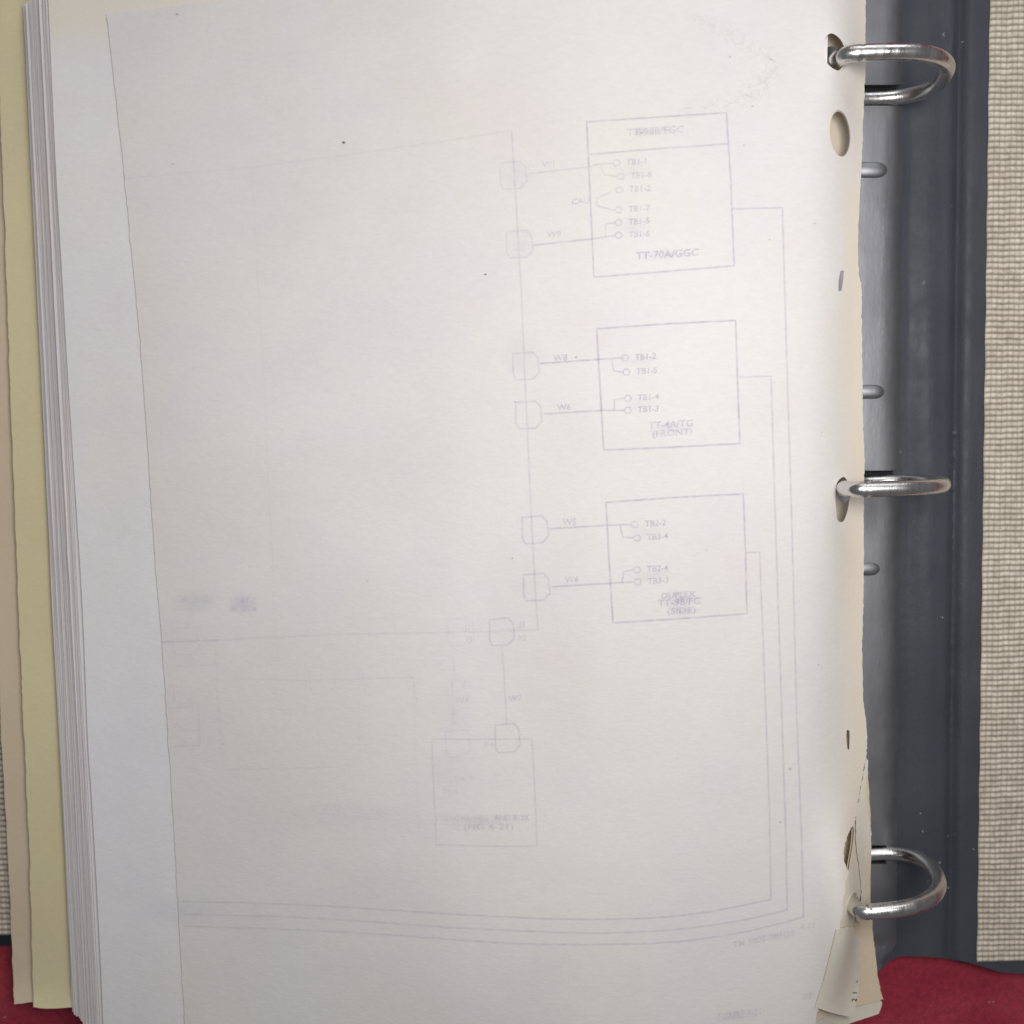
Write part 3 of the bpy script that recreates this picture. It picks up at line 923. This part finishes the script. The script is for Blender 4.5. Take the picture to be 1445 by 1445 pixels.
# loose torn flap lying over the corner
fo = np.concatenate([rough(dense([(1180, 1311), (1206, 1309)], 3, False), .9), rough(curve([(1206, 1309), (1207, 1318), (1212, 1322), (1217, 1330), (1213, 1370), (1209, 1405), (1205, 1436)], 3.5), .7)[1:],
                     curve([(1205, 1436), (1190, 1433), (1170, 1428), (1150, 1421)], 5)[1:], dense([(1150, 1421), (1162, 1385), (1172, 1345), (1180, 1311)], 6, False)[1:-1]])
flap = surf('paper_flap', fo, lambda X, Y: h_page(X, Y) + 0.35 + 1.0 * smooth(-148, -158, Y), M['cream_paper'], step=6, thick=0.12, attrs={'age': lambda v, w: 0.15 * np.ones(len(v))})
tag(flap, 'small torn paper flap bent over below the lowest ring', 'paper scrap')
for (x, y, t) in ((1206, 1411, '2'), (1207, 1401, '1'), (1209, 1385, '-')):
    word(t, x, y, 7, 1.0, rot=-1.45, name='printed_word', m=M['black_ink'], h=lambda X, Y: h_page(X, Y) + 0.36 + 1.0 * smooth(-148, -158, Y), parent=flap)

# narrow torn strip curling up between the top sheet and the flap
so = np.concatenate([rough(curve([(1222, 1072), (1215, 1112), (1208, 1160), (1212, 1215), (1216, 1262), (1209, 1300)], 3), .6), rough(curve([(1209, 1300), (1217, 1300), (1222, 1262), (1219, 1200), (1217, 1150), (1222, 1110), (1225, 1072)], 3), .5)[1:]])
st2 = surf('torn_strip', so, lambda X, Y: np.maximum(h_page(X, Y) - 0.5, 17.5) + 0.12 * np.sin(Y / 6.0), M['cream_paper'], step=4, thick=0.14, attrs={'age': lambda v, w: np.full(len(v), 0.0)})
tag(st2, 'narrow pale torn paper strip along the ragged edge above the lowest ring', 'paper scrap')

# -------- the fanned stack under them
N_ST = 30
def rough_left(p, step):
    return rough(curve(p, step), 0.35)
def leaf_outline(lt, lb, top, bot, f, jig):
    """left edge from lt to lb in the plane of the leaf; right end by the rings"""
    L_ = rough_left([(lt, top), (lt + (lb - lt) * .33 + jig, top + (bot - top) * .33), (lt + (lb - lt) * .66 + jig * .5, top + (bot - top) * .66), (lb, bot)], 45)
    rx_ = 1112 + 62 * f
    R_ = dense([(lb, bot), (rx_ - 40, bot + 6), (rx_, top), (lt, top)], 50, False)[1:-1]
    return np.concatenate([L_, R_])
mats = [edge_paper(i) for i in range(7)]
for k in range(N_ST):
    t = (k + 1) / N_ST
    f = 0.955 - 0.66 * t
    lt = 66 - 35 * t ** 0.95 + random.uniform(-1.1, 1.1) - (2.2 if k in (6, 13, 22) else 0)
    lb = 143.5 - 42 * t ** 0.95 + random.uniform(-.9, .9)
    top = 10 - 24 * (1 - t) + random.uniform(-4, 2)
    bot = 1426 + 46 * (1 - t) + random.uniform(-2, 2)
    s = surf('stack_sheet', leaf_outline(lt, lb, top, bot, f, random.uniform(-1.0, 1.0)), h_leaf(f), mats[k % 7], step=30, thick=0.34)
    tag(s, 'one thin sheet among the fanned page edges at the left', 'paper sheet', 'sheets in the fanned stack')

def leaf(name, left_pts, bot, f, m, label, cat, curl):
    L_ = rough(curve(left_pts, 5), 0.45)
    B_ = curve(bot, 6)
    R_ = dense([bot[-1], (700, bot[-1][1] + 4), (700, -60), left_pts[0]], 30, False)[1:-1]
    hb = h_leaf(f)
    ycurl = on_z([bot[0]], 9)[0][1]
    h = lambda X, Y: hb(X, Y) + curl * smooth(ycurl + 9, ycurl - 1, Y) ** 2
    o = surf(name, np.concatenate([L_, B_[1:], R_]), h, m, step=22, thick=0.25)
    tag(o, label, cat)
    return o
leaf('divider_card', [(-8, -60), (-5, 10), (8, 360), (20, 700), (32, 1000), (40, 1170), (45, 1330), (47, 1421)], [(47, 1421), (60, 1423), (80, 1423), (110, 1421), (160, 1421)], 0.20, M['yellow_card'],
     'yellow divider card showing beside the page edges at the left', 'divider card', 2.2)
leaf('divider_card', [(-42, -60), (-36, 20), (-20, 360), (-8, 760), (1, 1020), (7, 1130), (14, 1270), (20, 1417)], [(20, 1417), (32, 1416), (46, 1414), (80, 1414), (160, 1414)], 0.09, M['buff_card'],
     'buff tan divider card outermost at the left above the woven cover', 'divider card', 2.0)
